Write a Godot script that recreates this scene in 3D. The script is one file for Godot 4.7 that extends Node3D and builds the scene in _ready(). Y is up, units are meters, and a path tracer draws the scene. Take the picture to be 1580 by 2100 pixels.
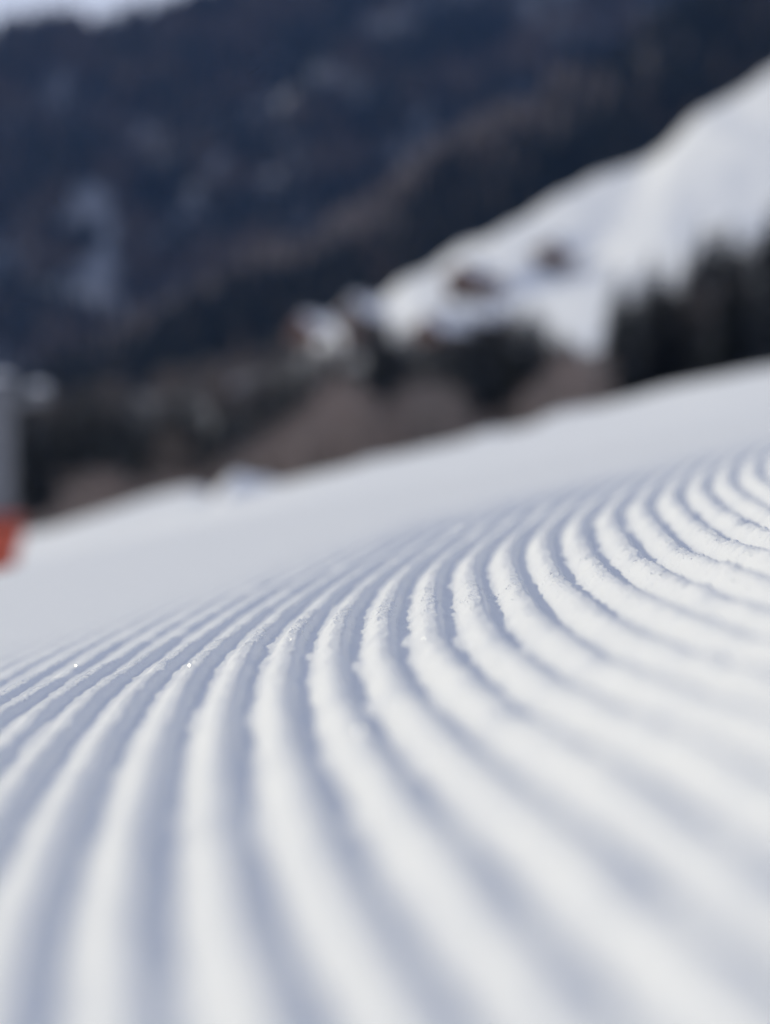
extends Node3D
# A low look along freshly groomed snow towards a wooded valley side; units are metres, the camera looks along -Z, "d" is the distance ahead (-z).

const FPX := 4958.0                       # focal length in pixels of the 1580 x 2100 photograph (85 mm on full frame)
const EYE := 0.124                        # height of the lens over the snow
const SX := 0.2041                        # the piste rises to the right
const SD := 0.03035                       # and a little ahead
const PITCH := 0.02993                    # distance between two grooves
const RCX := 8.7647                       # the grooves are arcs round this point
const RCD := 1.5182
const RR := 8.935
const SUN_AZ := 56.0
const SUN_EL := 23.5

var n_soft := FastNoiseLite.new()
var n_fine := FastNoiseLite.new()
var n_grain := FastNoiseLite.new()
var rng := RandomNumberGenerator.new()
var used := {}
var M := {}
var patches := []
var rows := []
const ORDINALS := ["first", "second", "third", "fourth", "fifth", "sixth", "seventh", "eighth", "ninth", "tenth", "eleventh", "twelfth", "thirteenth", "fourteenth", "fifteenth", "sixteenth", "seventeenth", "eighteenth", "nineteenth", "twentieth", "twenty-first", "twenty-second", "twenty-third", "twenty-fourth", "twenty-fifth", "twenty-sixth", "twenty-seventh", "twenty-eighth"]



func _ready():
	# ---- camera
	var cam := Camera3D.new()
	cam.name = "camera"
	cam.position = Vector3(0, EYE, 0)
	var lens := CameraAttributesPhysical.new()
	lens.frustum_focal_length = 56.663
	lens.frustum_focus_distance = 1.68
	lens.frustum_near = 0.05
	lens.frustum_far = 6000.0
	lens.exposure_aperture = 2.4
	cam.attributes = lens
	add_child(cam)
	cam.fov = rad_to_deg(2.0 * atan(1050.0 / FPX))
	cam.near = 0.05
	cam.far = 6000.0
	cam.current = true
	# ---- sky, haze, exposure
	var env := Environment.new()
	env.background_mode = Environment.BG_SKY
	var sky := ProceduralSkyMaterial.new()
	sky.sky_top_color = Color(0.2, 0.245, 0.375).linear_to_srgb()
	sky.sky_horizon_color = Color(0.39, 0.425, 0.53).linear_to_srgb()
	sky.sky_curve = 0.12
	sky.ground_bottom_color = Color(0.4, 0.42, 0.5).linear_to_srgb()
	sky.ground_horizon_color = Color(0.45, 0.5, 0.62).linear_to_srgb()
	sky.sun_angle_max = 40.0
	sky.sun_curve = 0.15
	sky.sky_cover = clouds()
	sky.sky_cover_modulate = Color(1, 1, 1, 1)
	env.sky = Sky.new()
	env.sky.sky_material = sky
	env.background_energy_multiplier = 0.92
	env.tonemap_mode = Environment.TONE_MAPPER_LINEAR
	env.tonemap_exposure = 1.045
	env.sdfgi_enabled = true
	env.ssao_enabled = true
	env.ssil_enabled = true
	env.fog_enabled = true
	env.fog_mode = Environment.FOG_MODE_EXPONENTIAL
	env.fog_density = 0.000088
	env.fog_light_color = Color(0.52, 0.7, 1.0)
	var we := WorldEnvironment.new()
	we.name = "environment"
	we.environment = env
	add_child(we)
	# ---- sun: low, left and beyond the mountain
	var sun := DirectionalLight3D.new()
	sun.name = "sun"
	sun.light_energy = 0.75
	sun.light_color = Color(1.0, 0.965, 0.85)
	sun.light_angular_distance = 0.5
	sun.shadow_enabled = true
	var az := deg_to_rad(SUN_AZ)
	var el := deg_to_rad(SUN_EL)
	var to_sun := Vector3(-sin(az) * cos(el), sin(el), -cos(az) * cos(el))
	sun.basis = Basis.looking_at(-to_sun)
	add_child(sun)

	rng.seed = 7
	for n in [[n_soft, 11, 1.0], [n_fine, 23, 1.0], [n_grain, 37, 1.0]]:
		n[0].seed = n[1]
		n[0].noise_type = FastNoiseLite.TYPE_SIMPLEX_SMOOTH
		n[0].frequency = n[2]
		n[0].fractal_type = FastNoiseLite.FRACTAL_NONE
	materials()
	# ---- the setting, far to near
	mountain()
	spur()
	hillside()
	piste()
	corduroy()
	# ---- things
	forest()
	chalets()
	pylon()
	mounds()
	crumbs()


# ------------------------------------------------------------------ helpers
func numbered(called: String) -> String:
	if not used.has(called):
		used[called] = 0
		return called
	used[called] += 1
	return "%s_%03d" % [called, used[called]]


func thing(called: String, label: String, category: String, at: Vector3, turn := 0.0, group := "") -> Node3D:
	var o := Node3D.new()
	o.name = numbered(called)
	add_child(o, true)
	o.position = at
	o.rotation.y = turn
	tag(o, label, category, group)
	return o


func tag(o: Node, label: String, category: String, group := "") -> void:
	o.set_meta("label", label)
	o.set_meta("category", category)
	if group:
		o.set_meta("group", group)


func part(called: String, mesh: Mesh, material: Material, parent: Node) -> MeshInstance3D:
	var o := MeshInstance3D.new()
	o.mesh = mesh
	o.material_override = material
	if parent == self:
		o.name = numbered(called)
	else:
		var nm := called
		var k := 0
		while parent.has_node(nm):
			k += 1
			nm = "%s_%03d" % [called, k]
		o.name = nm
	parent.add_child(o, true)
	return o


func structure(called: String, mesh: Mesh, material: Material, label: String) -> MeshInstance3D:
	var o := part(called, mesh, material, self)
	o.set_meta("kind", "structure")
	o.set_meta("label", label)
	return o


func mat(c: Color, rough := 0.9, vertex := false) -> StandardMaterial3D:
	var m := StandardMaterial3D.new()
	m.albedo_color = c.linear_to_srgb()
	m.roughness = rough
	m.metallic_specular = 0.3
	m.vertex_color_use_as_albedo = vertex
	return m


func noise_tex(freq: float, size: int, sd: int, octaves := 4, cellular := false) -> NoiseTexture2D:
	var n := FastNoiseLite.new()
	n.seed = sd
	n.frequency = freq
	n.noise_type = FastNoiseLite.TYPE_CELLULAR if cellular else FastNoiseLite.TYPE_SIMPLEX_SMOOTH
	n.fractal_octaves = octaves
	var t := NoiseTexture2D.new()
	t.width = size
	t.height = size
	t.seamless = true
	t.noise = n
	return t


func relief(m: StandardMaterial3D, t: Texture2D, scale: float, cm: float) -> StandardMaterial3D:
	m.heightmap_enabled = true
	m.heightmap_texture = t
	m.heightmap_scale = cm
	m.uv1_triplanar = true
	m.uv1_world_triplanar = true
	m.uv1_scale = Vector3.ONE * scale
	return m


func materials() -> void:
	var white := Color(0.9, 0.905, 0.91)
	var grain := noise_tex(0.09, 1024, 3, 4)
	var lumps := noise_tex(0.02, 512, 5, 5)
	M.snow = relief(mat(white, 0.55), grain, 9.0, 0.05)
	M.smooth_snow = relief(mat(white, 0.6), lumps, 2.0, 0.15)
	M.far_snow = relief(mat(white, 0.7), lumps, 0.2, 6.0)
	M.cap_snow = relief(mat(Color(0.88, 0.885, 0.9), 0.7), lumps, 1.5, 1.0)
	M.ice = mat(Color(0.9, 0.92, 0.95), 0.18)
	M.ice.backlight_enabled = true
	M.ice.backlight = Color(0.8, 0.82, 0.85)
	M.ice.metallic_specular = 1.0
	M.crumb = mat(white, 0.5)
	M.land = relief(mat(Color.WHITE, 0.95, true), lumps, 0.02, 60.0)
	M.bark = relief(mat(Color(0.07, 0.052, 0.042)), lumps, 2.0, 2.0)
	M.needles = mat(Color.WHITE, 0.8, true)
	M.twigs = mat(Color.WHITE, 0.9, true)
	M.forest = mat(Color.WHITE, 0.9, true)
	M.pale_wood = relief(mat(Color(0.55, 0.42, 0.34)), lumps, 1.0, 1.0)
	M.wood = relief(mat(Color(0.3, 0.2, 0.155)), lumps, 1.0, 1.0)
	M.red_wood = relief(mat(Color(0.24, 0.12, 0.085)), lumps, 1.0, 1.0)
	M.render_wall = relief(mat(Color(0.21, 0.19, 0.175)), lumps, 1.0, 0.6)
	M.stone = relief(mat(Color(0.2, 0.19, 0.18)), lumps, 1.5, 2.0)
	M.glass = mat(Color(0.02, 0.025, 0.03), 0.1)
	M.shutter = mat(Color(0.06, 0.04, 0.03))
	M.steel = relief(mat(Color(0.2, 0.205, 0.225), 0.6), lumps, 1.0, 0.2)
	M.steel.metallic = 0.15
	M.pad = relief(mat(Color(0.58, 0.12, 0.075), 0.6), lumps, 3.0, 0.4)
	M.pad_dark = mat(Color(0.3, 0.03, 0.03), 0.6)
	M.strap = mat(Color(0.03, 0.03, 0.035), 0.7)


# A sheet of nx x nd points; at(i, j) gives each one, wound so that its upper side is the front.
func sheet(nx: int, nd: int, at: Callable, colour = null) -> ArrayMesh:
	var v := PackedVector3Array()
	v.resize(nx * nd)
	for j in nd:
		for i in nx:
			v[j * nx + i] = at.call(i, j)
	return sheet_mesh(v, nx, nd, colour)


func sheet_mesh(v: PackedVector3Array, nx: int, nd: int, colour = null) -> ArrayMesh:
	var nrm := PackedVector3Array()
	nrm.resize(nx * nd)
	for j in nd:
		var ja := maxi(j - 1, 0) * nx
		var jb := mini(j + 1, nd - 1) * nx
		for i in nx:
			var du := v[j * nx + mini(i + 1, nx - 1)] - v[j * nx + maxi(i - 1, 0)]
			var dd := v[jb + i] - v[ja + i]
			nrm[j * nx + i] = du.cross(dd).normalized()
	var idx := PackedInt32Array()
	idx.resize((nx - 1) * (nd - 1) * 6)
	var k := 0
	for j in nd - 1:
		for i in nx - 1:
			var a := j * nx + i
			idx[k] = a
			idx[k + 1] = a + nx
			idx[k + 2] = a + 1
			idx[k + 3] = a + 1
			idx[k + 4] = a + nx
			idx[k + 5] = a + nx + 1
			k += 6
	var arr := []
	arr.resize(Mesh.ARRAY_MAX)
	arr[Mesh.ARRAY_VERTEX] = v
	arr[Mesh.ARRAY_NORMAL] = nrm
	arr[Mesh.ARRAY_INDEX] = idx
	if colour != null:
		var c := PackedColorArray()
		c.resize(nx * nd)
		for n in nx * nd:
			c[n] = colour.call(v[n], nrm[n])
		arr[Mesh.ARRAY_COLOR] = c
	var m := ArrayMesh.new()
	m.add_surface_from_arrays(Mesh.PRIMITIVE_TRIANGLES, arr)
	return m


func clouds() -> ImageTexture:
	var w := 1024
	var h := 512
	var n := FastNoiseLite.new()
	n.seed = 91
	n.frequency = 1.6
	n.fractal_octaves = 5
	n.noise_type = FastNoiseLite.TYPE_SIMPLEX_SMOOTH
	var im := Image.create(w, h, false, Image.FORMAT_RGBAF)
	for y in h:
		var up := (0.5 - (y + 0.5) / h) * PI
		for x in w:
			var ro := (x + 0.5) / w * TAU
			var p := Vector3(cos(ro) * cos(up), sin(up) * 2.6, sin(ro) * cos(up))
			var s := n.get_noise_3d(p.x * 1.5 + 0.35, p.y * 1.5, p.z * 1.5)
			im.set_pixel(x, y, Color(0.78, 0.82, 0.9, smoothstep(-0.12, 0.3, s) * 0.55))
	return ImageTexture.create_from_image(im)


# where the ray through a pixel of the photograph meets a ground, between two distances
func meet(px: float, py: float, d0: float, d1: float, ground: Callable) -> Vector3:
	var d := d0
	var step := (d1 - d0) / 200.0
	while d < d1:
		var x := (px - 790.0) / FPX * d
		var y: float = ground.call(x, d)
		if EYE + (1050.0 - py) / FPX * d <= y:
			return Vector3(x, y, -d)
		d += step
	var xe := (px - 790.0) / FPX * d1
	return Vector3(xe, ground.call(xe, d1), -d1)


# ------------------------------------------------------------------ the far mountain
func mountain_y(x: float, d: float) -> float:
	var crest := 317.0 + (x + 263.0) * 0.2 + n_soft.get_noise_1d(x * 0.006) * 12.0 + n_soft.get_noise_1d(x * 0.03 + 40.0) * 2.5
	var foot := 72.0 + x * 0.1
	var t := (d - 1150.0) / 500.0
	var y := lerpf(foot, crest, clampf(t, 0, 1))
	if t < 0.0:
		y += t * 260.0
	if t > 1.0:
		y -= (t - 1.0) * (t - 1.0) * 500.0 + (t - 1.0) * 140.0
	var inner := clampf(t * 3.0, 0, 1) * clampf((1.0 - t) * 5.0, 0, 1)
	y += inner * (n_soft.get_noise_2d(x * 0.008 + d * 0.002, d * 0.003) * 26.0 + n_soft.get_noise_2d(x * 0.025, d * 0.014) * 8.0)
	return y


func clearing(p: Vector3) -> float:
	var most := 0.0
	for c in patches:
		var q: Vector3 = p - c[0]
		q = q.rotated(Vector3.BACK, -c[3])
		var r := Vector2(q.x / c[1], q.y / c[2]).length() + n_soft.get_noise_2d(p.x * 0.04, p.y * 0.04) * 0.35
		most = maxf(most, (1.0 - smoothstep(0.6, 1.15, r)) * c[4])
	return most


# where the trees stand apart and the snow between them shows; more of it low on the slope
func thin(p: Vector3) -> float:
	var n := n_soft.get_noise_2d(p.x * 0.011 + 30.0, p.y * 0.016) + 0.6 * n_soft.get_noise_2d(p.x * 0.035, p.y * 0.03)
	return smoothstep(-0.15, 0.75, n + 0.35 * smoothstep(230.0, 90.0, p.y))


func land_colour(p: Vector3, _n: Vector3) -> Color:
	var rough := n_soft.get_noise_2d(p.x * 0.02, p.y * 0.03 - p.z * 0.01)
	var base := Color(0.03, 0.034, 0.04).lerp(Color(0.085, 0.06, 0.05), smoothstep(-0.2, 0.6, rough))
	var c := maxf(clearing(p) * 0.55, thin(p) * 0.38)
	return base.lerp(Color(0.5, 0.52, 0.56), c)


func mountain() -> void:
	for c in [[800, 55, 62, 26, 0.1, 0.8], [785, 125, 30, 60, -0.7, 0.45], [555, 222, 70, 26, 0.1, 0.7], [440, 345, 26, 100, -0.5, 0.6], [650, 330, 60, 40, 0.0, 0.45], [175, 440, 55, 60, 0.0, 0.9], [205, 560, 48, 120, 0.12, 0.9], [290, 330, 80, 50, 0.2, 0.25], [545, 130, 40, 30, 0.0, 0.2], [350, 600, 40, 40, 0.0, 0.3], [80, 500, 60, 30, 0.2, 0.3]]:
		var p := meet(c[0], c[1], 1150, 1650, mountain_y)
		var s: float = -p.z / FPX
		patches.append([p, c[2] * s * 1.2, c[3] * s * 1.2, c[4], minf(1.0, c[5] * 1.15 + 0.12)])
	var nx := 150
	var nd := 110
	var o := structure("mountain", sheet(nx, nd, func(i: int, j: int):
		var x := -900.0 + 2000.0 * i / (nx - 1.0)
		var d := 1000.0 + 950.0 * j / (nd - 1.0)
		return Vector3(x, mountain_y(x, d), -d), land_colour), M.land, "dark wooded mountain in shade with pale snow clearings")
	var tr := []
	var cols := []
	while tr.size() < 16500:
		var d := rng.randf_range(1120, 1690)
		var x := rng.randf_range(-0.25, 0.2) * d + rng.randf_range(-60, 60)
		var p := Vector3(x, mountain_y(x, d), -d)
		if rng.randf() < clearing(p) * 1.1 or rng.randf() < thin(p) * 0.75:
			continue
		tr.append(far_tree(p, rng.randf_range(8, 15)))
		cols.append(far_tint(0.16 + 0.25 * smoothstep(-20.0, -220.0, x) * smoothstep(150.0, 280.0, p.y) + 0.95 * smoothstep(0.0, 0.5, n_soft.get_noise_2d(x * 0.013 + 7.0, p.y * 0.02))))
	stuff("mountain_forest", tr, cols, far_tree_mesh(), M.forest, "far dark forest covering the shaded mountain")


func far_tint(brown: float) -> Color:
	var k := rng.randf_range(0.7, 1.3)
	if rng.randf() < brown:
		return Color(0.115 * k, 0.086 * k, 0.072 * k)
	return Color(0.014 * k, 0.021 * k, 0.025 * k)


func far_tree(p: Vector3, h: float) -> Transform3D:
	return Transform3D(Basis(Vector3.UP, rng.randf() * TAU).scaled(Vector3(h * rng.randf_range(0.85, 1.2), h, h)), p + Vector3(0, -0.03 * h, 0))


func far_tree_mesh() -> ArrayMesh:
	var st := SurfaceTool.new()
	st.begin(Mesh.PRIMITIVE_TRIANGLES)
	var r := RandomNumberGenerator.new()
	r.seed = 5
	for k in 5:
		var y0 := 0.08 + k * 0.17
		var rad := 0.24 * (1.0 - k * 0.17)
		for s in 6:
			var a := TAU * s / 6.0 + k * 0.5
			var q := r.randf_range(0.7, 1.15)
			var p0 := Vector3(cos(a - 0.62) * rad * q, y0 + r.randf_range(-0.04, 0.03), sin(a - 0.62) * rad * q)
			var p1 := Vector3(cos(a + 0.62) * rad, y0 + r.randf_range(-0.04, 0.03), sin(a + 0.62) * rad)
			for v in [p0, p1, Vector3(0, y0 + 0.3, 0)]:
				st.set_color(Color.WHITE)
				st.add_vertex(v)
	st.generate_normals()
	return st.commit()


func stuff(called: String, tr: Array, cols: Array, mesh: Mesh, material: Material, label: String) -> void:
	var mm := MultiMesh.new()
	mm.transform_format = MultiMesh.TRANSFORM_3D
	mm.use_colors = cols.size() > 0
	mm.mesh = mesh
	mm.instance_count = tr.size()
	for i in tr.size():
		mm.set_instance_transform(i, tr[i])
		if cols.size():
			mm.set_instance_color(i, cols[i])
	var o := MultiMeshInstance3D.new()
	o.name = numbered(called)
	o.multimesh = mm
	o.material_override = material
	o.set_meta("kind", "stuff")
	o.set_meta("label", label)
	add_child(o, true)


# ------------------------------------------------------------------ the nearer brown spur
func spur_y(x: float, d: float) -> float:
	var crest := 109.0 + x * (0.6 if x < 0.0 else 0.63) + n_soft.get_noise_1d(x * 0.03 + 9.0) * 5.0 + n_soft.get_noise_1d(x * 0.09 + 70.0) * 2.0
	var foot := 44.0 + x * 0.29
	var t := (d - 560.0) / 290.0
	var y := lerpf(foot, maxf(crest, foot), clampf(t, 0, 1))
	if t < 0.0:
		y += t * 120.0
	if t > 1.0:
		y -= (t - 1.0) * 220.0
	y += clampf(t * 4.0, 0, 1) * clampf((1.0 - t) * 6.0, 0, 1) * n_soft.get_noise_2d(x * 0.03, d * 0.015) * 7.0
	return y


func spur() -> void:
	var nx := 120
	var nd := 70
	structure("wooded_spur", sheet(nx, nd, func(i: int, j: int):
		var x := -300.0 + 640.0 * i / (nx - 1.0)
		var d := 480.0 + 520.0 * j / (nd - 1.0)
		return Vector3(x, spur_y(x, d), -d), func(p: Vector3, _n: Vector3):
			var r := n_soft.get_noise_2d(p.x * 0.03, p.z * 0.02)
			return Color(0.03, 0.034, 0.04).lerp(Color(0.075, 0.06, 0.054), smoothstep(-0.4, 0.6, r))), M.land, "brown wooded spur rising to the right behind the village")
	var tr := []
	var cols := []
	while tr.size() < 9000:
		var d := rng.randf_range(520, 870)
		var x := rng.randf_range(-0.22, 0.22) * d
		var p := Vector3(x, spur_y(x, d), -d)
		tr.append(far_tree(p, rng.randf_range(5, 11)))
		var t := (d - 560.0) / 290.0
		if t > 0.4 and rng.randf() < smoothstep(0.4, 0.9, t) * smoothstep(110.0, 10.0, x) * 0.8:
			var k := rng.randf_range(0.7, 1.3)
			cols.append(Color(0.26 * k, 0.22 * k, 0.2 * k))
			continue
		cols.append(far_tint(clampf(0.08 + 0.95 * smoothstep(0.45, 0.95, t) * smoothstep(110.0, 20.0, x) + 0.35 * n_soft.get_noise_2d(x * 0.03, d * 0.02), 0.05, 0.95)))
	stuff("spur_forest", tr, cols, far_tree_mesh(), M.forest, "bare brown larches and dark firs covering the spur")


# ------------------------------------------------------------------ valley side with the bright snow hill
func ground_y(x: float, d: float) -> float:
	var y := SD * d + SX * x                       # the piste
	# its left side dips, its right edge swells
	y -= 0.56 * exp(-pow((x + 0.16 * d) / (0.3 + 0.085 * d), 2)) * exp(-pow((d - 30.0) / (16.0 if d < 30.0 else 11.0), 2))
	y -= 0.09 * smoothstep(15.0, 25.0, d)
	y += 0.13 * smoothstep(1.2, 3.2, x) * exp(-pow((d - 26.0) / 6.0, 2))
	y -= 0.26 * smoothstep(-4.2, -7.5, x) * smoothstep(28.0, 44.0, d)
	y += 0.06 * n_soft.get_noise_2d(x * 0.22 + 3.0, d * 0.12) * smoothstep(4.0, 16.0, d)
	y += 0.012 * n_soft.get_noise_2d((x - 0.25 * d) * 1.1, d * 0.1) * smoothstep(3.5, 7.0, d)
	if d > 26.0:
		var edge := 26.0 + 26.0 * smoothstep(-1.5, -4.5, x) # the left part runs on further
		y -= 1.6 * smoothstep(edge, edge + 22.0, d) + 0.004 * pow(maxf(0.0, minf(d, edge + 20.0) - edge), 2)
		var valley := 0.0222 * d + 0.206 * x
		var rise := smoothstep(175.0, 345.0, d)
		valley += rise * (18.4 + 0.012 * x - 5.5 * smoothstep(-3.0, -22.0, x))
		if d > 340.0:
			valley += 0.08 * (minf(d, 430.0) - 340.0)
			var up := smoothstep(335.0, 432.0, d)
			valley += up * maxf(0.0, 4.0 + 0.33 * x) * smoothstep(-6.0, 3.0, x)
			valley -= 3.0 * exp(-pow((x - 24.0 - (d - 350.0) * 0.29) / 7.0, 2)) * smoothstep(335.0, 365.0, d)
			valley += 1.7 * smoothstep(416.0, 431.0, d) * smoothstep(38.0, 58.0, x)
			if d > 430.0:
				valley -= pow((d - 430.0) / 12.0, 2) * 2.0
		valley += n_soft.get_noise_2d(x * 0.05, d * 0.03) * 1.1 * smoothstep(70.0, 160.0, d) + (0.6 * n_soft.get_noise_2d(x * 0.1, d * 0.05) + 0.25 * n_soft.get_noise_2d(x * 0.3, d * 0.17)) * smoothstep(330.0, 360.0, d)
		y = lerpf(y, valley, smoothstep(edge + 8.0, edge + 36.0, d))
	return y


func hillside() -> void:
	var nx := 220
	var nd := 260
	structure("snowy_hillside", sheet(nx, nd, func(i: int, j: int):
		var f := j / (nd - 1.0)
		var d := 60.0 + 410.0 * f
		var x := (-1.0 + 2.0 * i / (nx - 1.0)) * (70.0 + 120.0 * f)
		return Vector3(x, ground_y(x, d), -d)), M.far_snow, "sunlit snowy hillside rising to the right beyond the trees")


# ------------------------------------------------------------------ the piste
func piste() -> void:
	var nx := 240
	var nd := 240
	structure("snow_piste", sheet(nx, nd, func(i: int, j: int):
		var s := -1.0 + 2.0 * i / (nx - 1.0)
		var f := j / (nd - 1.0)
		var d := -6.0 + 66.8 * (0.25 * f + 0.75 * f * f)
		var x := s * (0.35 * absf(s) + 0.65 * s * s) * 70.0
		if absf(s) < 0.25:
			x = s / 0.25 * 0.25 * (0.35 * 0.25 + 0.65 * 0.0625) * 70.0
		var y := ground_y(x, d)
		y -= 0.05 * smoothstep(2.6, 1.4, absf(x - 0.3)) * smoothstep(6.4, 5.2, d) * smoothstep(-0.6, 0.4, d)
		return Vector3(x, y - 0.004, -d)), M.smooth_snow, "smooth groomed snow piste running to the tree line")


func groove(u: float, d: float) -> float:
	# one period of the corduroy: rounded crest, trough on its right
	var w := u - 0.33 * smoothstep(1.5, 0.45, d) + 0.1 * n_soft.get_noise_2d(u * 0.12, d * 1.6) + 0.028 * n_fine.get_noise_2d(u * 0.8, d * 14.0)
	var f := w - 0.66
	var ridge := floorf(f + 0.5)
	# crumbled rims: the two edges of a crest wander on their own
	var s := f - ridge
	s += (0.016 * n_grain.get_noise_2d(ridge * 5.3 + (3.0 if s > 0.0 else 0.0), d * 62.0) + 0.02 * n_grain.get_noise_2d(ridge * 9.1 + (5.0 if s > 0.0 else 0.0), d * 190.0)) * smoothstep(0.02, 0.12, absf(s))
	var c := absf(s)
	var ramp := smoothstep(0.1, 0.31, c) if s > 0.0 else smoothstep(0.05, 0.46, c)
	var p := 1.0 - 0.95 * ramp - 0.05 * minf(1.0, c * c * 9.0)
	var amp := 0.0090 * (1.0 + 0.16 * n_soft.get_noise_2d(ridge * 7.3, d * 2.2) + 0.1 * n_fine.get_noise_2d(ridge * 3.1, d * 11.0) - 0.3 * smoothstep(0.35, 0.7, n_fine.get_noise_2d(ridge * 11.7, d * 7.0)))
	return amp * p * lerpf(0.76, 1.0, smoothstep(-6.0, 4.0, u))


func corduroy() -> void:
	var us := PackedFloat32Array()
	var u := -52.0
	while u < 62.0:
		us.append(u)
		u += 1.0 / 20.0 if u > -8.0 and u < 19.0 else (1.0 / 12.0 if u > -16.0 and u < 24.0 else 1.0 / 5.5)
	var ds := PackedFloat32Array()
	var d := 0.14
	while d < 6.0:
		ds.append(d)
		d += 0.0052 if d < 1.1 else (0.0032 if d < 1.38 else (0.0019 if d < 2.08 else 0.0032 + (d - 2.08) * 0.009))
	var nx := us.size()
	var nd := ds.size()
	var v := PackedVector3Array()
	v.resize(nx * nd)
	var k := 0
	for j in nd:
		d = ds[j]
		var dd := d - RCD
		var near := smoothstep(0.14, 0.3, d) * smoothstep(6.0, 4.2, d)
		for i in nx:
			u = us[i]
			var r := RR - u * PITCH
			var x := RCX - sqrt(r * r - dd * dd)
			var reach := 2.35 + 1.5 * smoothstep(-0.36, 0.1, x) + 0.35 * smoothstep(0.1, 0.8, x) + 0.12 * n_soft.get_noise_1d(x * 6.0)
			var a := near * smoothstep(reach * 1.12, reach * lerpf(0.25, 0.46, smoothstep(-0.15, 0.3, x)), d) * smoothstep(-52.0, -45.0, u) * smoothstep(62.0, 55.0, u)
			var y := SD * d + SX * x
			if a > 0.0:
				var g := groove(u, d)
				var rough := 0.35 + 0.65 * g / 0.0092
				y += a * (g - 0.005 + rough * (0.0008 * n_grain.get_noise_2d(x * 330.0, d * 270.0) + 0.0006 * n_grain.get_noise_2d(x * 130.0 + 9.0, d * 110.0)) + 0.0007 * n_fine.get_noise_2d(x * 45.0, d * 30.0) + 0.0006 * n_fine.get_noise_2d(x * 18.0, d * 9.0))
				y += a * 0.004 * n_soft.get_noise_2d(x * 2.2, d * 1.4)
			v[k] = Vector3(x, y, -d)
			k += 1
	structure("groomed_snow", sheet_mesh(v, nx, nd), M.snow, "curving corduroy ridges of freshly groomed snow")


# ------------------------------------------------------------------ trees
func tri(st: SurfaceTool, a: Vector3, b: Vector3, c: Vector3, col: Color) -> void:
	for p in [a, b, c]:
		st.set_color(col)
		st.add_vertex(p)


func stick(st: SurfaceTool, a: Vector3, b: Vector3, ra: float, rb: float, sides: int, col: Color) -> void:
	var ax := (b - a).normalized()
	var e := ax.cross(Vector3(0.31, 0.2, 0.93)).normalized()
	var f := ax.cross(e)
	for s in sides:
		var t0 := TAU * s / sides
		var t1 := TAU * (s + 1) / sides
		var d0 := e * cos(t0) + f * sin(t0)
		var d1 := e * cos(t1) + f * sin(t1)
		tri(st, a + d0 * ra, b + d0 * rb, b + d1 * rb, col)
		tri(st, a + d0 * ra, b + d1 * rb, a + d1 * ra, col)


func begin() -> SurfaceTool:
	var st := SurfaceTool.new()
	st.begin(Mesh.PRIMITIVE_TRIANGLES)
	return st


func done(st: SurfaceTool) -> ArrayMesh:
	st.generate_normals()
	return st.commit()


func trunk_mesh(sd: int, height: float, r0: float) -> ArrayMesh:
	var r := RandomNumberGenerator.new()
	r.seed = sd
	var st := begin()
	var p := Vector3(0, -0.04, 0)
	for k in 6:
		var t := (k + 1) / 6.0
		var q := Vector3(r.randf_range(-0.008, 0.008), height * t, r.randf_range(-0.008, 0.008))
		stick(st, p, q, r0 * (1.0 - k / 6.0 * 0.85), r0 * (1.0 - t * 0.85), 7, Color.WHITE)
		p = q
	return done(st)


func fir_crown(sd: int, spread: float, snowy: float) -> ArrayMesh:
	var r := RandomNumberGenerator.new()
	r.seed = sd
	var st := begin()
	var whorls := 17
	for k in whorls:
		var t := k / (whorls - 1.0)
		var y := 0.1 + 0.86 * t
		var reach := spread * (pow(1.0 - t, 0.8) + 0.02) * r.randf_range(0.8, 1.1)
		var arms := 11 if t < 0.6 else (8 if t < 0.85 else 5)
		for s in arms:
			if r.randf() < 0.1:
				continue
			var a := TAU * (s + r.randf_range(-0.3, 0.3)) / arms + k * 0.9
			var len := reach * r.randf_range(0.7, 1.15)
			var out := Vector3(cos(a), 0, sin(a))
			var side := Vector3(-sin(a), 0, cos(a))
			for q in 8:
				var w := (q + r.randf() * 0.8) / 8.0
				var c := out * len * w + Vector3(0, y - 0.32 * len * w * w + r.randf_range(-0.008, 0.008), 0)
				var size := 0.042 * (1.15 - 0.5 * w) * (0.3 + 0.75 * (1.0 - t))
				var shade := r.randf_range(0.6, 1.4)
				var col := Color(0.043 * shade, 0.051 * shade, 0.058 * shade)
				if r.randf() < snowy:
					col = Color(0.7, 0.72, 0.76)
				var sw := side * size * r.randf_range(0.7, 1.3)
				tri(st, c - sw + Vector3(0, r.randf_range(-0.01, 0.01), 0), c + out * size * 1.6 + Vector3(0, -0.4 * size, 0), c + sw + Vector3(0, r.randf_range(-0.014, 0.006), 0), col)
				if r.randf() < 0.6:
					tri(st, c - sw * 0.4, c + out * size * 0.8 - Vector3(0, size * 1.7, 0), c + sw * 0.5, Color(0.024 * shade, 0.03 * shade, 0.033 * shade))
	return done(st)


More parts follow.
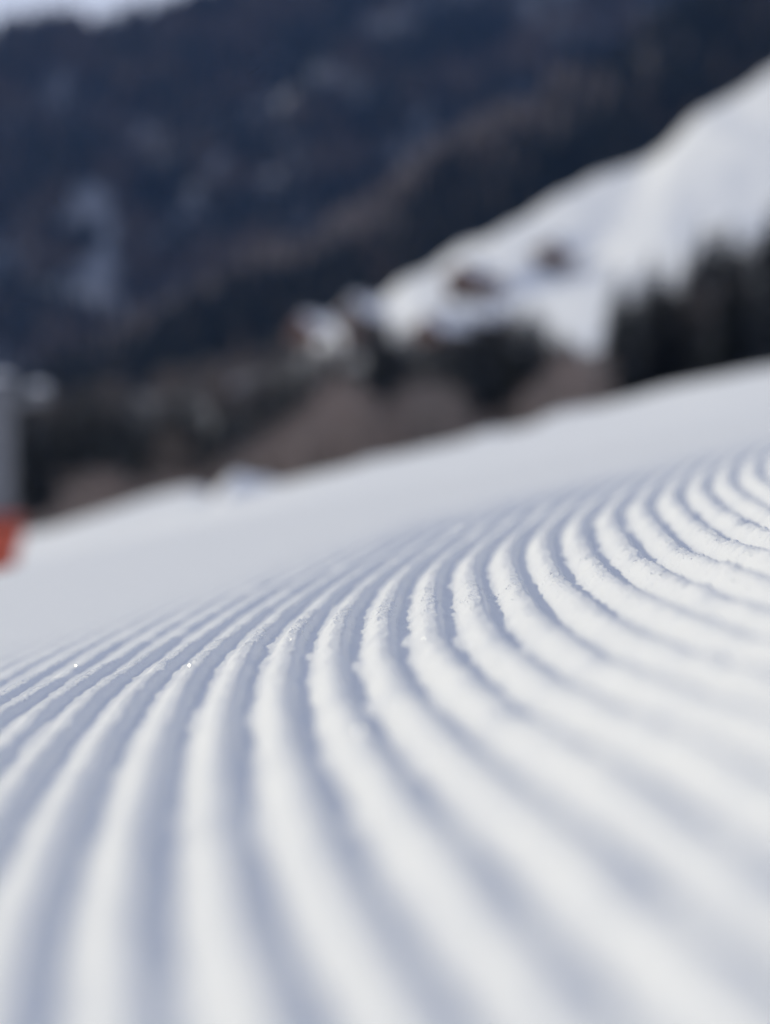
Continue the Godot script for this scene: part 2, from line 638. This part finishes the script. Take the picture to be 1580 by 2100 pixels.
func bare_crown(sd: int, spread: float, low: float, col: Color, twigs: int) -> ArrayMesh:
	var r := RandomNumberGenerator.new()
	r.seed = sd
	var st := begin()
	for k in 34:
		var t := k / 33.0
		var y := lerpf(low, 0.94, t)
		var a := k * 2.4 + r.randf_range(-0.4, 0.4)
		var len := spread * (0.35 + sin(PI * pow(t, 0.75) * 0.92 + 0.15) * 0.75) * r.randf_range(0.75, 1.15)
		var p0 := Vector3(0, y * 0.93, 0)
		var p1 := p0 + Vector3(cos(a) * len, len * r.randf_range(0.25, 0.8), sin(a) * len)
		var shade := r.randf_range(0.75, 1.2)
		stick(st, p0, p1, 0.007 * (1.2 - t), 0.0025, 4, col * shade)
		for q in twigs:
			var w := r.randf_range(0.25, 1.0)
			var c := p0.lerp(p1, w)
			var e := c + Vector3(r.randf_range(-1, 1), r.randf_range(-0.35, 1.0), r.randf_range(-1, 1)) * 0.085
			var wd := Vector3(r.randf_range(-1, 1), r.randf_range(-1, 1), r.randf_range(-1, 1)) * 0.011
			shade = r.randf_range(0.7, 1.3)
			tri(st, c - wd, e, c + wd, Color(col.r * shade, col.g * shade, col.b * shade))
	return done(st)


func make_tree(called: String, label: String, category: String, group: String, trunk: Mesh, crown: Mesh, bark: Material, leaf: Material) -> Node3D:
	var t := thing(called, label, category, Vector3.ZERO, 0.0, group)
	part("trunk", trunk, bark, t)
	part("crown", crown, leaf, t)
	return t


# a tree whose top reaches the height seen in the photograph, rooted in the ground at distance d
func plant(proto: Node3D, first: Array, px: float, top: float, d: float, width: float, label: String, group: String) -> void:
	var x := (px - 790.0) / FPX * d
	var y := ground_y(x, d)
	var h := EYE + (1050.0 - top) / FPX * d - y
	if h < 0.6:
		return
	var o := proto
	if first.has(proto):
		o = proto.duplicate()
		var kind := str(proto.name)
		if kind.substr(kind.length() - 4, 1) == "_":
			kind = kind.substr(0, kind.length() - 4)
		o.name = numbered(kind)
		add_child(o, true)
	else:
		first.append(proto)
	o.position = Vector3(x, y, -d)
	o.rotation.y = rng.randf() * TAU
	var w := width
	o.scale = Vector3(h * w, h, h * w)
	o.set_meta("label", label)
	if group:
		o.set_meta("group", group)
	elif o.has_meta("group"):
		o.remove_meta("group")
	if group:
		rows.append([group, px, o])


# counts the trees of a group off from the landmark that stands nearest on their left
func name_rows(group: String, phrase: String, marks: Array) -> void:
	var mine := rows.filter(func(r: Array): return r[0] == group)
	mine.sort_custom(func(a: Array, b: Array): return a[1] < b[1])
	var counts := {}
	for r in mine:
		var mark: Array = marks[0]
		for m in marks:
			if r[1] >= m[0]:
				mark = m
		counts[mark[1]] = counts.get(mark[1], 0) + 1
		r[2].set_meta("label", phrase % [ORDINALS[mini(counts[mark[1]], ORDINALS.size()) - 1], mark[1]])


func tops(line: Array, px: float) -> float:
	for k in line.size() - 1:
		if px <= line[k + 1][0]:
			return lerpf(line[k][1], line[k + 1][1], clampf((px - line[k][0]) / (line[k + 1][0] - line[k][0]), 0, 1))
	return line[-1][1]


func forest() -> void:
	var firs := []
	for k in 4:
		firs.append(make_tree("fir_tree", "dark fir", "fir tree", "firs", trunk_mesh(60 + k, 0.95, 0.022), fir_crown(70 + k, 0.17 + 0.025 * k, [0.03, 0.08, 0.05, 0.1][k]), M.bark, M.needles))
	var snowy: Node3D = make_tree("frosted_tree", "pale frosted tree", "fir tree", "", trunk_mesh(80, 0.95, 0.022), fir_crown(81, 0.22, 0.6), M.bark, M.needles)
	var bare := []
	for k in 3:
		bare.append(make_tree("larch_tree", "bare larch", "larch tree", "larches", trunk_mesh(90 + k, 0.96, 0.02), bare_crown(95 + k, [0.19, 0.24, 0.21][k], 0.14, [Color(0.19, 0.16, 0.145), Color(0.17, 0.148, 0.138), Color(0.15, 0.135, 0.13)][k], 30), M.bark, M.twigs))
	var bushes := []
	for k in 3:
		bushes.append(make_tree("bare_bush", "bare bush", "bush", "bushes", trunk_mesh(100 + k, 0.6, 0.03), bare_crown(105 + k, 0.42, 0.03, [Color(0.35, 0.285, 0.26), Color(0.31, 0.26, 0.24), Color(0.27, 0.235, 0.22)][k], 34), M.bark, M.twigs))
	var first := []
	# dense dark stand at the right edge
	var line := [[1250, 590], [1262, 566], [1285, 640], [1320, 610], [1342, 552], [1362, 585], [1390, 560], [1425, 545], [1448, 488], [1470, 520], [1490, 490], [1515, 520], [1540, 494], [1556, 500], [1572, 455], [1600, 440], [1680, 430]]
	for k in 72:
		var px := 1262.0 + 360.0 * k / 71.0 + rng.randf_range(-7, 7)
		var d := rng.randf_range(84, 140)
		var top := tops(line, px) + (rng.randf_range(-62, 24) if k % 3 else rng.randf_range(30, 120))
		plant(firs[rng.randi() % 4], first, px, top, d, 1.0, "dark fir in the dense stand below the bright snow hill", "firs of the dense stand below the snow hill")
	for c in [[1318, 590, 100], [1405, 560, 104], [1462, 515, 98], [1522, 520, 110], [1556, 480, 96]]:
		plant(snowy, first, c[0], c[1], c[2], 0.9, "frosted fir", "frosted firs in the dense stand")
	for c in [[1372, 590, 96], [1432, 570, 92], [1498, 545, 95]]:
		plant(bare[int(c[0]) % 3], first, c[0], c[1], c[2], 1.0, "larch", "larches in the dense stand")
	name_rows("frosted firs in the dense stand", "%s pale frosted fir rightwards from the %s", [[0, "slender fir opening the dense stand"]])
	name_rows("larches in the dense stand", "%s bare larch rightwards from the %s", [[0, "slender fir opening the dense stand"]])
	# single thin firs before the hill
	plant(firs[0], first, 1258, 566, 92, 1.0, "slender dark fir at the open end of the dense stand", "")
	# middle group behind the brown bushes
	line = [[770, 630], [800, 640], [830, 655], [900, 672], [950, 640], [990, 630], [1060, 618], [1110, 630], [1140, 665], [1190, 700]]
	for k in 74:
		var px := 765.0 + 415.0 * k / 73.0 + rng.randf_range(-6, 6)
		var top := tops(line, px) + (rng.randf_range(-8, 22) if k % 2 else rng.randf_range(40, 110))
		plant(firs[rng.randi() % 4], first, px, top, rng.randf_range(105, 170), 1.0, "dark fir among the village roofs between bare larches", "firs between the village roofs and the piste")
	# left group
	line = [[-60, 800], [60, 800], [120, 790], [170, 770], [215, 785], [260, 800], [330, 795], [400, 770], [450, 790], [520, 755], [600, 722], [640, 708], [700, 702], [760, 700], [800, 700]]
	for k in 122:
		var px := -170.0 + 930.0 * k / 121.0 + rng.randf_range(-8, 8)
		var top := tops(line, px) + (rng.randf_range(-6, 26) if k % 2 else rng.randf_range(40, 110))
		plant(firs[rng.randi() % 4], first, px, top, rng.randf_range(92, 180), 1.0, "dark fir in the shaded belt behind the piste edge", "firs of the shaded belt behind the piste edge")
	# bare larches lit along the top of the belt
	line = [[60, 770], [160, 765], [260, 748], [330, 738], [420, 710], [500, 690], [560, 668], [640, 660], [720, 660], [800, 640]]
	for k in 30:
		var px := 60.0 + 720.0 * k / 29.0 + rng.randf_range(-8, 8)
		plant(bare[rng.randi() % 3], first, px, tops(line, px) + rng.randf_range(10, 50), rng.randf_range(190, 300), 1.0, "grey brown bare larch behind the belt of firs", "bare larches behind the belt of firs")
	# brown larches and bushes in front
	for c in [[690, 752, 78], [715, 770, 82], [668, 775, 85], [860, 752, 80], [895, 765, 84], [930, 790, 80], [1150, 690, 90], [1180, 700, 95], [1205, 720, 90], [345, 870, 78], [370, 885, 76], [545, 850, 80], [600, 845, 82]]:
		plant(bare[int(c[0]) % 3], first, c[0], c[1], c[2], 1.0, "brown bare larch rising from the bushes along the piste edge", "brown larches among the bushes at the piste edge")
	line = [[60, 1040], [130, 1035], [170, 985], [215, 940], [262, 985], [300, 1010], [345, 940], [400, 985], [450, 960], [500, 905], [560, 880], [640, 840], [685, 770], [725, 770], [762, 850], [800, 875], [838, 785], [890, 760], [930, 795], [970, 850], [1040, 835], [1090, 795], [1150, 735], [1200, 715], [1250, 765]]
	for k in 76:
		var px := 80.0 + 1160.0 * k / 75.0 + rng.randf_range(-8, 8)
		plant(bushes[rng.randi() % 3], first, px, tops(line, px) + rng.randf_range(0, 30), rng.randf_range(62, 78), 1.0, "brown leafless bush along the far edge of the piste", "leafless bushes along the far piste edge")
	name_rows("firs of the dense stand below the snow hill", "%s dark fir rightwards from the %s", [[0, "slender fir opening the dense stand"], [1335, "single top of the dense stand"], [1440, "double top of the dense stand"], [1490, "notch after the double top"], [1535, "tall tops closing the dense stand"]])
	name_rows("firs between the village roofs and the piste", "%s dark fir rightwards from the %s", [[0, "tall pale plastered house"], [870, "house with the lavender roof"], [970, "chalet under the rounded white roof"], [1060, "gap beside the brown barn"]])
	name_rows("firs of the shaded belt behind the piste edge", "%s dark fir in the belt, rightwards from the %s", [[-999, "frame edge"], [0, "grey pylon"], [60, "snow-capped arm of the pylon"], [130, "first brown bush clump"], [273, "pale frosted fir"], [345, "low larch pair below the belt"], [410, "dip in front of the red house"], [470, "dark red house"], [590, "chalet with the red brown wall"], [690, "tall pale plastered house"]])
	name_rows("bare larches behind the belt of firs", "%s grey larch behind the belt, rightwards from the %s", [[0, "grey pylon"], [273, "pale frosted fir"], [470, "dark red house"], [640, "chalet with the red brown wall"]])
	name_rows("brown larches among the bushes at the piste edge", "%s brown larch among the bushes, rightwards from the %s", [[0, "grey pylon"], [500, "long snow mound"], [660, "chalet with the red brown wall"], [840, "house with the lavender roof"], [1100, "white gap in the trees"]])
	name_rows("leafless bushes along the far piste edge", "%s bare bush on the piste edge, rightwards from the %s", [[0, "grey pylon"], [273, "pale frosted fir"], [430, "long snow mound"], [610, "end of the long snow mound"], [762, "small snow hump below the larch"], [930, "flat snow lump"], [1100, "snow lumps below the white gap"]])
	plant(snowy, first, 273, 765, 165, 1.0, "pale frosted fir standing out of the dark belt", "")


# ------------------------------------------------------------------ buildings
func add_box(st: SurfaceTool, c: Vector3, s: Vector3, t := Transform3D()) -> void:
	var b := BoxMesh.new()
	b.size = s
	st.append_from(b, 0, t * Transform3D(Basis(), c))


func box(s: Vector3, c := Vector3.ZERO) -> ArrayMesh:
	var st := SurfaceTool.new()
	add_box(st, c, s)
	return st.commit()


func gable(w: float, h: float, y: float, z: float) -> ArrayMesh:
	var st := begin()
	var a := Vector3(-w / 2, y, z)
	var b := Vector3(w / 2, y, z)
	var c := Vector3(0, y + h, z)
	var inner := Vector3(0, 0, -0.1 * signf(z))
	var front := [a, c, b] if z > 0 else [a, b, c]
	tri(st, front[0], front[1], front[2], Color.WHITE)
	tri(st, front[0] + inner, front[2] + inner, front[1] + inner, Color.WHITE)
	return done(st)


func slope(w: float, l: float, h: float, y: float, thick: float, over: float, lift: float) -> ArrayMesh:
	# one half of a gabled roof: a slab from the ridge out over the eaves, on the +x side
	var run := w / 2 + over
	var pitch := atan2(h, w / 2)
	var len := run / cos(pitch)
	var st := SurfaceTool.new()
	var t := Transform3D(Basis(Vector3.BACK, -pitch), Vector3(0, y + h + lift, 0))
	add_box(st, Vector3(len / 2, thick / 2, 0), Vector3(len, thick, l + over * 2), t)
	return st.commit()


func snow_slab(w: float, l: float, h: float, y: float, thick: float, over: float, lift: float) -> ArrayMesh:
	# a lumpy blanket of snow over both slopes with rounded rims
	var nx := 21
	var nz := 13
	var run := w / 2 + over
	var v := PackedVector3Array()
	for j in nz:
		for i in nx:
			var s := -1.0 + 2.0 * i / (nx - 1.0)
			var q := -1.0 + 2.0 * j / (nz - 1.0)
			var x := s * run
			var z := q * (l / 2 + over)
			var top := y + h - absf(x) * h / (w / 2) + lift
			var rim := sqrt(clampf((1.0 - absf(s)) * 9.0, 0, 1)) * sqrt(clampf((1.0 - absf(q)) * 9.0, 0, 1))
			v.append(Vector3(x, top + rim * thick * (1.0 + 0.25 * n_fine.get_noise_2d(x * 0.7 + y * 9.0, z * 0.7)) - (0.0 if absf(s) > 0.1 else 0.06), -z))
	return sheet_mesh(v, nx, nz)


func chalet(called: String, label: String, px: float, base_py: float, w: float, l: float, wall_h: float, roof_h: float, turn: float, wall: Material, lower: Material) -> void:
	var p := meet(px, base_py, 120.0, 428.0, ground_y)
	var x := p.x
	var d := -p.z
	var y := p.y + 0.3
	var g := p.y
	var t := thing(called, label, "chalet", Vector3(x, y, -d), turn)
	var depth := maxf(0.6, y - g + 1.2)
	part("base", box(Vector3(w + 0.06, depth, l + 0.06), Vector3(0, -depth / 2, 0)), M.stone, t)
	part("ground_storey", box(Vector3(w, wall_h * 0.45, l), Vector3(0, wall_h * 0.225, 0)), lower, t)
	part("upper_storey", box(Vector3(w + 0.12, wall_h * 0.55, l + 0.12), Vector3(0, wall_h * 0.725, 0)), wall, t)
	for side in [1, -1]:
		part("gable", gable(w + 0.1, roof_h, wall_h, side * (l / 2 + 0.05)), wall, t)
	var roof := part("roof", slope(w, l, roof_h, wall_h, 0.18, 0.8, 0.0), M.wood, t)
	var other := part("roof", roof.mesh, M.wood, t)
	other.rotation.y = PI
	var snow := part("roof_snow", snow_slab(w, l, roof_h, wall_h, 0.55, 0.82, 0.2), M.cap_snow, t)
	snow.position.y = 0.02
	part("chimney", box(Vector3(0.7, 1.5, 0.7), Vector3(w * 0.22, wall_h + roof_h * 0.75 + 0.6, l * 0.15)), M.render_wall, t)
	var k := 0
	for side in [1, -1]:
		for f in [0.26, 0.72]:
			for u in [-0.28, 0.0, 0.28]:
				var door: bool = u == 0.0 and f < 0.5 and side == 1
				var size := Vector3(1.0, 1.95, 0.14) if door else Vector3(1.05, 1.1, 0.14)
				var at := Vector3(u * w, (0.98 if door else wall_h * f), side * (l / 2 + 0.06))
				var o := part("door" if door else "window", box(size), M.shutter, t)
				o.position = at
				if not door:
					part("pane", box(Vector3(0.85, 0.9, 0.04), Vector3(0, 0, side * 0.07)), M.glass, o)
	for side in [1, -1]:
		for u in [-0.3, 0.05, 0.34]:
			var o := part("window", box(Vector3(0.14, 1.1, 1.05)), M.shutter, t)
			o.position = Vector3(side * (w / 2 + 0.06), wall_h * 0.7, u * l)
			part("pane", box(Vector3(0.04, 0.9, 0.85), Vector3(side * 0.07, 0, 0)), M.glass, o)
	var b := part("balcony", box(Vector3(w * 0.9, 0.14, 1.1), Vector3(0, wall_h * 0.48, l / 2 + 0.6)), M.wood, t)
	part("railing", box(Vector3(w * 0.9, 0.8, 0.07), Vector3(0, wall_h * 0.48 + 0.5, l / 2 + 1.1)), M.wood, b)


func chalets() -> void:
	chalet("chalet", "chalet with a red brown end wall and broad snow roof beside the spur", 655, 690, 5.6, 8.4, 2.9, 2.1, -0.66, M.red_wood, M.wood)
	chalet("chalet", "tall pale plastered house between dark firs", 748, 732, 3.4, 4.0, 4.4, 1.6, -0.6, M.render_wall, M.render_wall)
	chalet("chalet", "low brown barn with a long snow roof at the foot of the snow hill", 975, 612, 5.6, 6.6, 2.6, 1.6, -0.6, M.wood, M.wood)
	chalet("chalet", "small brown hut highest up on the snow hill", 1138, 552, 4.2, 4.4, 2.3, 1.1, -0.5, M.pale_wood, M.pale_wood)
	chalet("chalet", "chalet under a rounded white snow roof, lower than the brown barn", 988, 708, 3.8, 4.4, 2.2, 1.2, 1.2, M.wood, M.render_wall)
	chalet("chalet", "house with a lavender snow roof beside the rounded white roof", 908, 728, 3.8, 4.4, 2.2, 1.4, -0.7, M.wood, M.render_wall)
	chalet("chalet", "dark red house with a pale roof sunk in the shaded fir belt", 470, 846, 3.0, 3.6, 2.4, 1.4, -0.62, M.red_wood, M.red_wood)


# ------------------------------------------------------------------ the pylon beside the piste
func lathe(profile: Array, sides: int, wobble := 0.0) -> ArrayMesh:
	var v := PackedVector3Array()
	for k in profile.size():
		for s in sides + 1:
			var a := TAU * s / sides
			var r: float = profile[k][0] * (1.0 + wobble * n_fine.get_noise_2d(cos(a) * 1.5 + k * 0.7, sin(a) * 1.5))
			v.append(Vector3(cos(a) * r, profile[k][1], sin(a) * r))
	return sheet_mesh(v, sides + 1, profile.size())


func rod(a: Vector3, b: Vector3, ra: float, rb: float, sides := 14) -> ArrayMesh:
	var st := begin()
	stick(st, a, b, ra, rb, sides, Color.WHITE)
	return done(st)


func pylon() -> void:
	var at := Vector3(-4.80, -0.53, -30.0)
	var t := thing("slope_pylon", "grey metal pylon with an orange red base pad at the piste edge", "pylon", at)
	part("pole", lathe([[0.0, 2.34], [0.12, 2.33], [0.18, 2.3], [0.19, 2.2], [0.2, 0.5], [0.205, -0.7]], 24), M.steel, t)
	var arm := part("arm", rod(Vector3(0.1, 2.02, 0.0), Vector3(0.62, 2.06, 0.0), 0.075, 0.06), M.steel, t)
	part("end_box", box(Vector3(0.26, 0.12, 0.24), Vector3(0.5, 2.1, 0.0)), M.steel, arm)
	part("snow_cap", lathe([[0.0, 0.07], [0.07, 0.065], [0.11, 0.04], [0.13, 0.01], [0.12, -0.02], [0.0, -0.02]], 18, 0.3), M.cap_snow, arm).position = Vector3(0.5, 2.18, 0)
	part("base_pad", lathe([[0.2, 0.62], [0.29, 0.62], [0.335, 0.57], [0.335, 0.45], [0.28, 0.28], [0.235, 0.12], [0.235, -0.45]], 24, 0.05), M.pad, t)
	part("pad_strap", lathe([[0.334, 0.55], [0.343, 0.54], [0.343, 0.49], [0.334, 0.48]], 24, 0.05), M.strap, t)
	part("cap_snow", lathe([[0.0, 2.38], [0.1, 2.37], [0.17, 2.34], [0.2, 2.3], [0.12, 2.29]], 18, 0.25), M.cap_snow, t)


func mounds() -> void:
	for c in [[500, 26.0, 0.62, 0.33, "long low snow mound on the piste edge beside the brown bushes"], [762, 26.5, 0.3, 0.085, "small snow hump on the piste edge below the tall larch"], [1000, 26.0, 0.3, 0.06, "flat snow lump on the piste edge below the dark firs"], [1150, 26.0, 0.3, 0.07, "snow lump on the piste edge below the white gap in the trees"], [1195, 26.5, 0.18, 0.06, "smallest snow lump on the piste edge beside the dense stand"]]:
		var d: float = c[1]
		var x: float = (c[0] - 790.0) / FPX * d
		var w: float = c[2]
		var h: float = c[3]
		var base := Vector3(x, ground_y(x, d), -d)
		var o := part("snow_mound", sheet(33, 25, func(i: int, j: int):
			var u := -1.0 + i / 16.0
			var v := -1.0 + j / 12.0
			var r := minf(1.0, Vector2(u, v).length())
			var q := pow(cos(r * PI / 2.0), 1.3) * (1.0 + 0.35 * n_fine.get_noise_2d(u * 1.6 + d * 5.0 + w * 50.0, v * 1.6)) * (1.0 - 0.25 * u)
			var px := u * w
			var pz := v * w * 0.8
			return Vector3(px, ground_y(x + px, d + pz) - base.y - 0.02 + h * q, -pz)), M.cap_snow, self)
		o.position = base
		tag(o, c[4], "snow mound")


# ------------------------------------------------------------------ loose crumbs and crystals on the ridges
func on_ridges(u: float, d: float) -> Vector3:
	var r := RR - u * PITCH
	var dd := d - RCD
	var x := RCX - sqrt(r * r - dd * dd)
	return Vector3(x, SD * d + SX * x + groove(u, d) - 0.005 + 0.004 * n_soft.get_noise_2d(x * 2.2, d * 1.4) + 0.0009 * n_fine.get_noise_2d(x * 22.0, d * 16.0), -d)


func crumbs() -> void:
	var r := RandomNumberGenerator.new()
	r.seed = 17
	var st := begin()
	var ico := SphereMesh.new()
	ico.radius = 1.0
	ico.height = 2.0
	ico.radial_segments = 6
	ico.rings = 3
	st.append_from(ico, 0, Transform3D())
	var lump := st.commit()
	var tr := []
	while tr.size() < 40000:
		var d := 1.68 + r.randfn(0.0, 0.32)
		var u := roundf(r.randf_range(-12, 20)) + 0.64 + r.randfn(0.0, 0.12)
		var s := r.randf_range(0.0002, 0.00048)
		var k := r.randf()
		if k < 0.035:                              # clods along both rims of the crest
			u = roundf(r.randf_range(-12, 20)) + 0.66 + (0.12 if k < 0.02 else -0.14) + r.randfn(0.0, 0.03)
			s = r.randf_range(0.0005, 0.0011)
		if tr.size() < 700:                       # a scuff across the ridges
			u = r.randf_range(-2, 9)
			d = 1.80 - 0.008 * u + r.randfn(0.0, 0.014) + 0.02 * n_fine.get_noise_1d(u * 0.9)
			s = r.randf_range(0.0004, 0.0012)
		tr.append(Transform3D(Basis(Vector3(r.randf(), r.randf(), r.randf()).normalized(), r.randf() * TAU).scaled(Vector3(s, s * r.randf_range(0.45, 0.8), s * r.randf_range(0.7, 1.6))), on_ridges(u, d) + Vector3(0, s * -0.2, 0)))
	stuff("snow_crumbs", tr, [], lump, M.crumb, "loose white snow crumbs along the ridge tops")
	# flat ice crystals that catch the sun where one happens to face it
	var plate := CylinderMesh.new()
	plate.top_radius = 1.0
	plate.bottom_radius = 1.0
	plate.height = 0.25
	plate.radial_segments = 6
	plate.rings = 1
	tr = []
	while tr.size() < 9000:
		var d := r.randf_range(0.7, 2.8)
		var u := r.randf_range(-14, 22)
		var s := lerpf(0.00012, 0.00062, pow(r.randf(), 2.0))
		var facing := (Vector3(-0.76, 0.46, 0.49) + Vector3(r.randfn(), r.randfn(), r.randfn()) * 0.3).normalized()
		var along := facing.cross(Vector3(0.3, 0.1, 0.9)).normalized()
		tr.append(Transform3D(Basis(along * s, facing * s, along.cross(facing) * s), on_ridges(u, d) + Vector3(0, s * 0.3, 0)))
	stuff("ice_crystals", tr, [], plate, M.ice, "tiny glinting ice crystals lying on the ridges")
